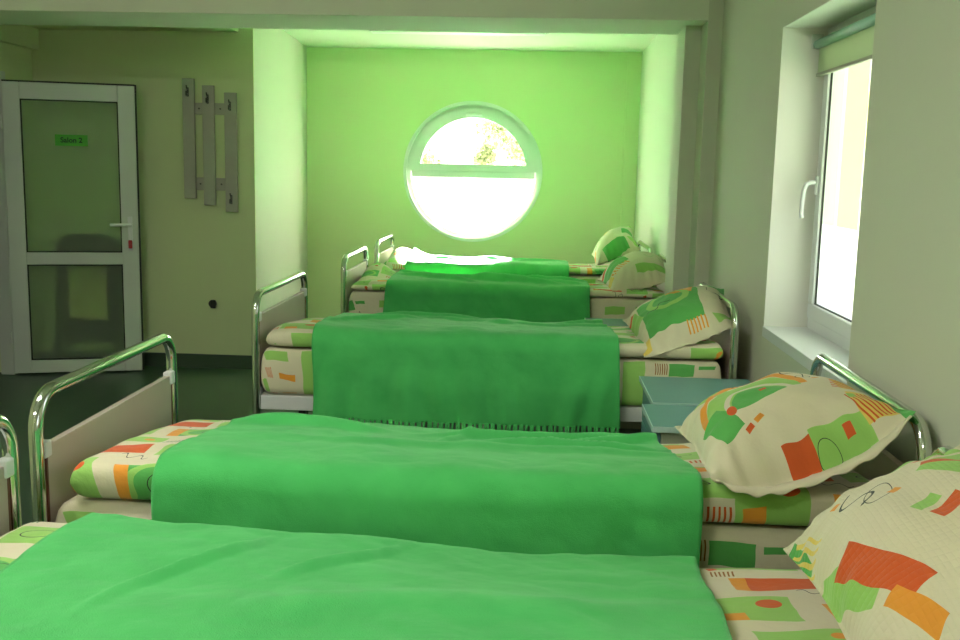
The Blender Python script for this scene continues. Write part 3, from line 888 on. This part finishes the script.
for k, b in enumerate(beds):
    ya, yb, n = b['ya'], b['yb'], b['seed']
    make_bed(ya, yb, BL[k], 'hospital style bed frames', b.get('fx', FX), b.get('hx', HX), b.get('bt', .785))
    MX0, MX1 = b.get('fx', FX)+.024, b.get('hx', HX)-.045
    y0, y1 = ya+.028, b.get('yc', yb-.028)
    yb = y1+.028
    if n == 3: y0 = ya+.0
    def mf(x, y, c=(ya+yb)/2, h=(yb-ya)/2, m=b['mz']):
        return m-.03*(y-c)/h
    mt = slab('mattress', MX0, MX1, y0-.006, y1, lambda x, y: .446, mf, (90, 50), M['print_matt'], (b['uv'][0], b['uv'][1]*.2+.02), nx=60, ny=30, wob=.008, seed=n)
    tag(mt, ML[k], 'mattress', 'printed mattresses')
    tf = topfun(b['zt'], ya, yb, n, bumps[n], b['tilt'], .008 if n != 4 else .014)
    dv = slab('duvet', MX0+b.get('dx0', .02), MX1+.0, y0-.012, y1+.012, lambda x, y: mf(x, y)+.006, tf, (70, 36), M['print'], b['uv'], wob=.010, seed=n+20, nx=120, ny=60)
    tag(dv, DL[k], 'duvet', 'printed duvets')
    bl, vs, nx_ = make_blanket('blanket', b['xa'], b['xb'], y0-.024, y1+.024, tf, b['dn'], b['df'], n, skew=b['skew'], skewb=b['skewb'], ridges=ridges[n],
                               fold=.022 if n == 3 else .010, wr=.010)
    tag(bl, GL[k], 'blanket', 'green blankets')
    if n == 3:
        bm = bmesh.new()
        for q in range(96):
            i = int(nx_*(q+.5)/96); p = vs[i]
            lean = random.uniform(-.006, .006); ln = random.uniform(.040, .055)
            tube(bm, [p+V((0, -.003, .004)), p+V((lean*.3, -.006, -.02)), p+V((lean, -.004, -ln))], lambda t: .0058*(1-.35*t), 6)
        f = frombm('fringe', bm, fringe_mat, bl, True); f['kind'] = 'stuff'

PG = 'printed pillows at the heads of the beds'
p1 = make_pillow('pillow', (.475, 1.27, .735), (.86, 1.27, .90), (.478, 1.80, .738), (.865, 1.97, .905), .115, .03, M['print_p1'], 1, pinch=.04, sag=.02)
tag(p1, 'big textured cream pillow cut off by the bottom right corner of the picture', 'pillow', PG)
p2 = make_pillow('pillow', (.408, 2.165, .745), (.880, 2.25, .895), (.392, 2.64, .745), (.85, 2.78, .825), .155, .03, M['print_p2'], 2, pinch=.05, sag=.075)
fv = [p2.data.vertices[i].co.copy() for i in range(2, 55)]
verts, faces = [], []
for i, p in enumerate(fv):
    t = i/(len(fv)-1); w_ = .030*min(1, 6*t, 6*(1-t))+.004
    verts += [tuple(p+V((0, .006, -.001))), tuple(p+V((0, -w_*.9, -w_*.25+.004*math.sin(i*.9))))]
    if i: faces.append((2*i-2, 2*i-1, 2*i+1, 2*i))
me = bpy.data.meshes.new('flange'); me.from_pydata(verts, [], faces); me.update()
fl = link('flange', me, fabric('cream pillow flange', [('r', 9, 9, .1, .1, 0, LG)]), p2, True)
md = fl.modifiers.new('thickness', 'SOLIDIFY'); md.thickness = .003; md.offset = 0
tag(p2, 'plump pillow with orange arch and red stripes on the second bed, below the window sill', 'pillow', PG)
p3 = make_pillow('pillow', (.47, 4.07, .665), (.85, 4.15, .80), (.42, 4.60, .740), (.895, 4.66, .895), .135, .03, M['print_p3'], 3, pinch=.07, sag=.02)
tag(p3, 'pillow with green ring and orange square drooping over the edge of the middle bed', 'pillow', PG)
p4 = make_pillow('pillow', (.48, 5.98, .715), (.845, 6.02, .785), (.41, 6.42, .735), (.86, 6.58, .87), .145, .03, M['print_p4'], 4, pinch=.08, sag=.02)
tag(p4, 'cream pillow on the fourth bed, partly hidden behind the pier', 'pillow', PG)
p5 = make_pillow('pillow', (.46, 7.36, .735), (.80, 7.42, .85), (.45, 7.74, .78), (.76, 7.88, 1.01), .12, .04, M['print_p5'], 5, pinch=.08)
tag(p5, 'small looking peaked pillow on the farthest bed, in the alcove corner', 'pillow', PG)

# ------------------------------------------------------------------ nightstands
def nightstand(x0, x1, y0, y1, label):
    z = .62
    t = empty('nightstand', ((x0+x1)/2, (y0+y1)/2, 0), label, 'nightstand', 'teal topped nightstands')
    tp = box('top', x0, x1, y0, y1, z-.018, z, M['teal'], t, .002)
    bm = bmesh.new()
    bx(bm, x0-.003, x0, y0, y1, z-.018, z+.0005); bx(bm, x0, x1, y0-.003, y0, z-.018, z+.0005)
    frombm('edge_band', bm, M['teal_edge'], tp)
    box('body', x0+.03, x1-.01, y0+.02, y1-.02, .10, z-.018, M['cabinet'], t, .002)
    dr = box('drawer', x0+.012, x0+.029, y0+.025, y1-.025, .45, z-.024, M['teal'], t, .002)
    bm = bmesh.new(); cyl(bm, (x0+.004, (y0+y1)/2, .52), .011, .018, 'X', 14); frombm('knob', bm, M['steel'], dr, True)
    dd = box('cupboard_door', x0+.012, x0+.029, y0+.025, y1-.025, .105, .445, M['teal'], t, .002)
    bm = bmesh.new(); cyl(bm, (x0+.004, y0+.06, .38), .011, .018, 'X', 14); frombm('knob', bm, M['steel'], dd, True)
    for x in (x0+.05, x1-.04):
        for y in (y0+.04, y1-.04):
            bm = bmesh.new(); cyl(bm, (x, y, .05), .013, .1, 'Z', 12); frombm('leg', bm, M['dark'], t, True)
    return t
nightstand(.440, .865, 3.465, 3.925, 'teal topped nightstand against the middle bed')
nightstand(.400, .830, 3.125, 3.440, 'teal topped nightstand against the second bed, behind its striped pillow')
nightstand(.300, .740, 5.075, 5.480, 'teal topped nightstand glimpsed behind the pillow of the middle bed')

# ------------------------------------------------------------------ outside
g = box('ground', -25, 1.3, 9.3, 45, -.9, -.75, M['ground']); struct(g)
M['low_bounce_ground'] = mat('dark lawn', (.05, .047, .035, 1), .95, var=.2, vscale=3)  # ground invented dark to limit sun bounce onto the facade
g = box('ground_low_bounce', 1.3, 25, -15, 45, -.9, -.76, M['low_bounce_ground']); struct(g)
tr = empty('tree', (1.6, 17.5, -.75), 'sunlit leafy tree outside the round window', 'tree')
bm = bmesh.new()
tube(bm, [(1.6, 17.5, -.75), (1.5, 17.5, 1.0), (1.3, 17.4, 2.6), (1.1, 17.5, 4.2)], lambda t: .16*(1-.6*t), 10)
for (dx, dz) in ((-1.4, 3.0), (-.3, 3.4), (1.2, 3.3), (-2.1, 2.3)):
    tube(bm, [(1.45, 17.45, 1.4), (1.45+dx*.5, 17.3, 1.2+dz*.4), (1.4+dx, 17.2, dz)], lambda t: .06*(1-.7*t), 8)
frombm('trunk', bm, M['bark'], tr, True)
def leaves(name, blobs, parent, n, size, seed):
    rnd = random.Random(seed)
    verts, faces = [], []
    for _ in range(n):
        c, R = rnd.choice(blobs)
        d = V((rnd.gauss(0, 1), rnd.gauss(0, 1), rnd.gauss(0, 1))).normalized()*R*rnd.random()**.45
        p = V(c)+d
        a = V((rnd.gauss(0, 1), rnd.gauss(0, 1), rnd.gauss(0, 1))).normalized(); b = a.orthogonal().normalized()
        s = size*rnd.uniform(.6, 1.3); i = len(verts)
        verts += [tuple(p-a*s), tuple(p+b*s*.45), tuple(p+a*s), tuple(p-b*s*.45)]; faces.append((i, i+1, i+2, i+3))
    me = bpy.data.meshes.new(name); me.from_pydata(verts, [], faces); me.update()
    return link(name, me, M['leaf'], parent)
leaves('foliage', [((-.42, 17.2, 1.95), .42), ((-.75, 17.2, 2.15), .36), ((-.20, 17.1, 1.68), .36), ((-.85, 17.1, 1.62), .22), ((.3, 17.2, 2.5), .8), ((1.2, 17.4, 3.0), 1.0), ((.6, 17.2, 1.9), .6)], tr, 4200, .045, 3)
sh = empty('shrub', (-1.9, 15.5, -.75), 'pale yellow green shrub outside at the lower left of the round window', 'shrub')
leaves('foliage', [((-1.62, 15.5, 1.50), .22), ((-2.0, 15.5, 1.3), .5), ((-2.3, 15.6, 1.0), .6), ((-1.7, 15.4, .7), .6)], sh, 1500, .045, 5)
bm = bmesh.new(); tube(bm, [(-1.9, 15.5, -.75), (-1.9, 15.5, .3), (-1.95, 15.5, 1.0)], .05, 8); frombm('stem', bm, M['bark'], sh, True)
nb = empty('neighbouring_facade', (4.2, 9.0, -.75), 'yellow green building front outside the right-hand window', 'building')
bm = bmesh.new(); bx(bm, 3.6, 4.6, 8.2, 16.5, -.74, 2.35); frombm('wall', bm, M['ext'], nb)
bm = bmesh.new(); bx(bm, 3.45, 4.7, 8.1, 16.6, 2.35, 2.6); frombm('cornice', bm, M['ext_white'], nb)
bm = bmesh.new(); bx(bm, 3.56, 3.62, 10.3, 11.55, .1, 1.75); frombm('window_surround', bm, M['ext_white'], nb)
bm = bmesh.new(); bx(bm, 3.52, 3.66, 12.2, 12.7, -.74, 2.35); frombm('pilaster', bm, M['ext_white'], nb)

# ------------------------------------------------------------------ light
w = bpy.data.worlds.new('daylight'); sc.world = w; w.use_nodes = True
nt = w.node_tree; N = nt.nodes; L = nt.links
bgn = N['Background']
tc = N.new('ShaderNodeTexCoord'); sp = N.new('ShaderNodeSeparateXYZ'); L.new(tc.outputs['Generated'], sp.inputs[0])
rm = N.new('ShaderNodeValToRGB')
rm.color_ramp.elements[0].position = .0; rm.color_ramp.elements[0].color = (1.0, 1.0, .97, 1)
rm.color_ramp.elements[1].position = .6; rm.color_ramp.elements[1].color = (.72, .84, 1.0, 1)
L.new(sp.outputs[2], rm.inputs[0]); L.new(rm.outputs[0], bgn.inputs[0])
bgn.inputs[1].default_value = 2.2
sl = bpy.data.lights.new('sun', 'SUN'); sl.energy = 400.0; sl.angle = math.radians(2.5); sl.color = (1, .95, .86)
so_ = bpy.data.objects.new('sun', sl); COL.objects.link(so_)
so_.rotation_euler = V((-.03, -math.cos(math.radians(29)), -math.sin(math.radians(29)))).to_track_quat('-Z', 'Y').to_euler()

def portal(name, loc, rot, sx, sy):
    l = bpy.data.lights.new(name, 'AREA'); l.shape = 'RECTANGLE'; l.size = sx; l.size_y = sy
    l.cycles.is_portal = True
    o = bpy.data.objects.new(name, l); COL.objects.link(o); o.location = loc; o.rotation_euler = rot
    return o
portal('daylight_portal', (WX, YA+.25, WZ), (-PI/2, 0, 0), 1.25, 1.25)
portal('daylight_portal', (1.28, 3.47, 1.39), (0, PI/2, 0), 1.2, 1.12)
portal('daylight_portal', (1.28, .4, 1.39), (0, PI/2, 0), 1.2, 1.55)

# ------------------------------------------------------------------ camera
Mw = ((0.99828747, -0.02958106, 0.05046865), (0.05431122, 0.14812151, -0.98747674), (0.02173511, 0.98852667, 0.14947443))
cam = bpy.data.cameras.new('camera'); co = bpy.data.objects.new('camera', cam); COL.objects.link(co)
R3 = Matrix(Mw)
co.matrix_world = Matrix.Translation((0, 0, 1.42)) @ R3.to_4x4()
cam.sensor_width = 36; cam.lens = 1000/960*36; cam.clip_start = .02
sc.camera = co
sc.view_settings.view_transform = 'Standard'; sc.view_settings.look = 'None'
sc.view_settings.gamma = 1; sc.view_settings.use_curve_mapping = False
sc.view_settings.exposure = 0.12
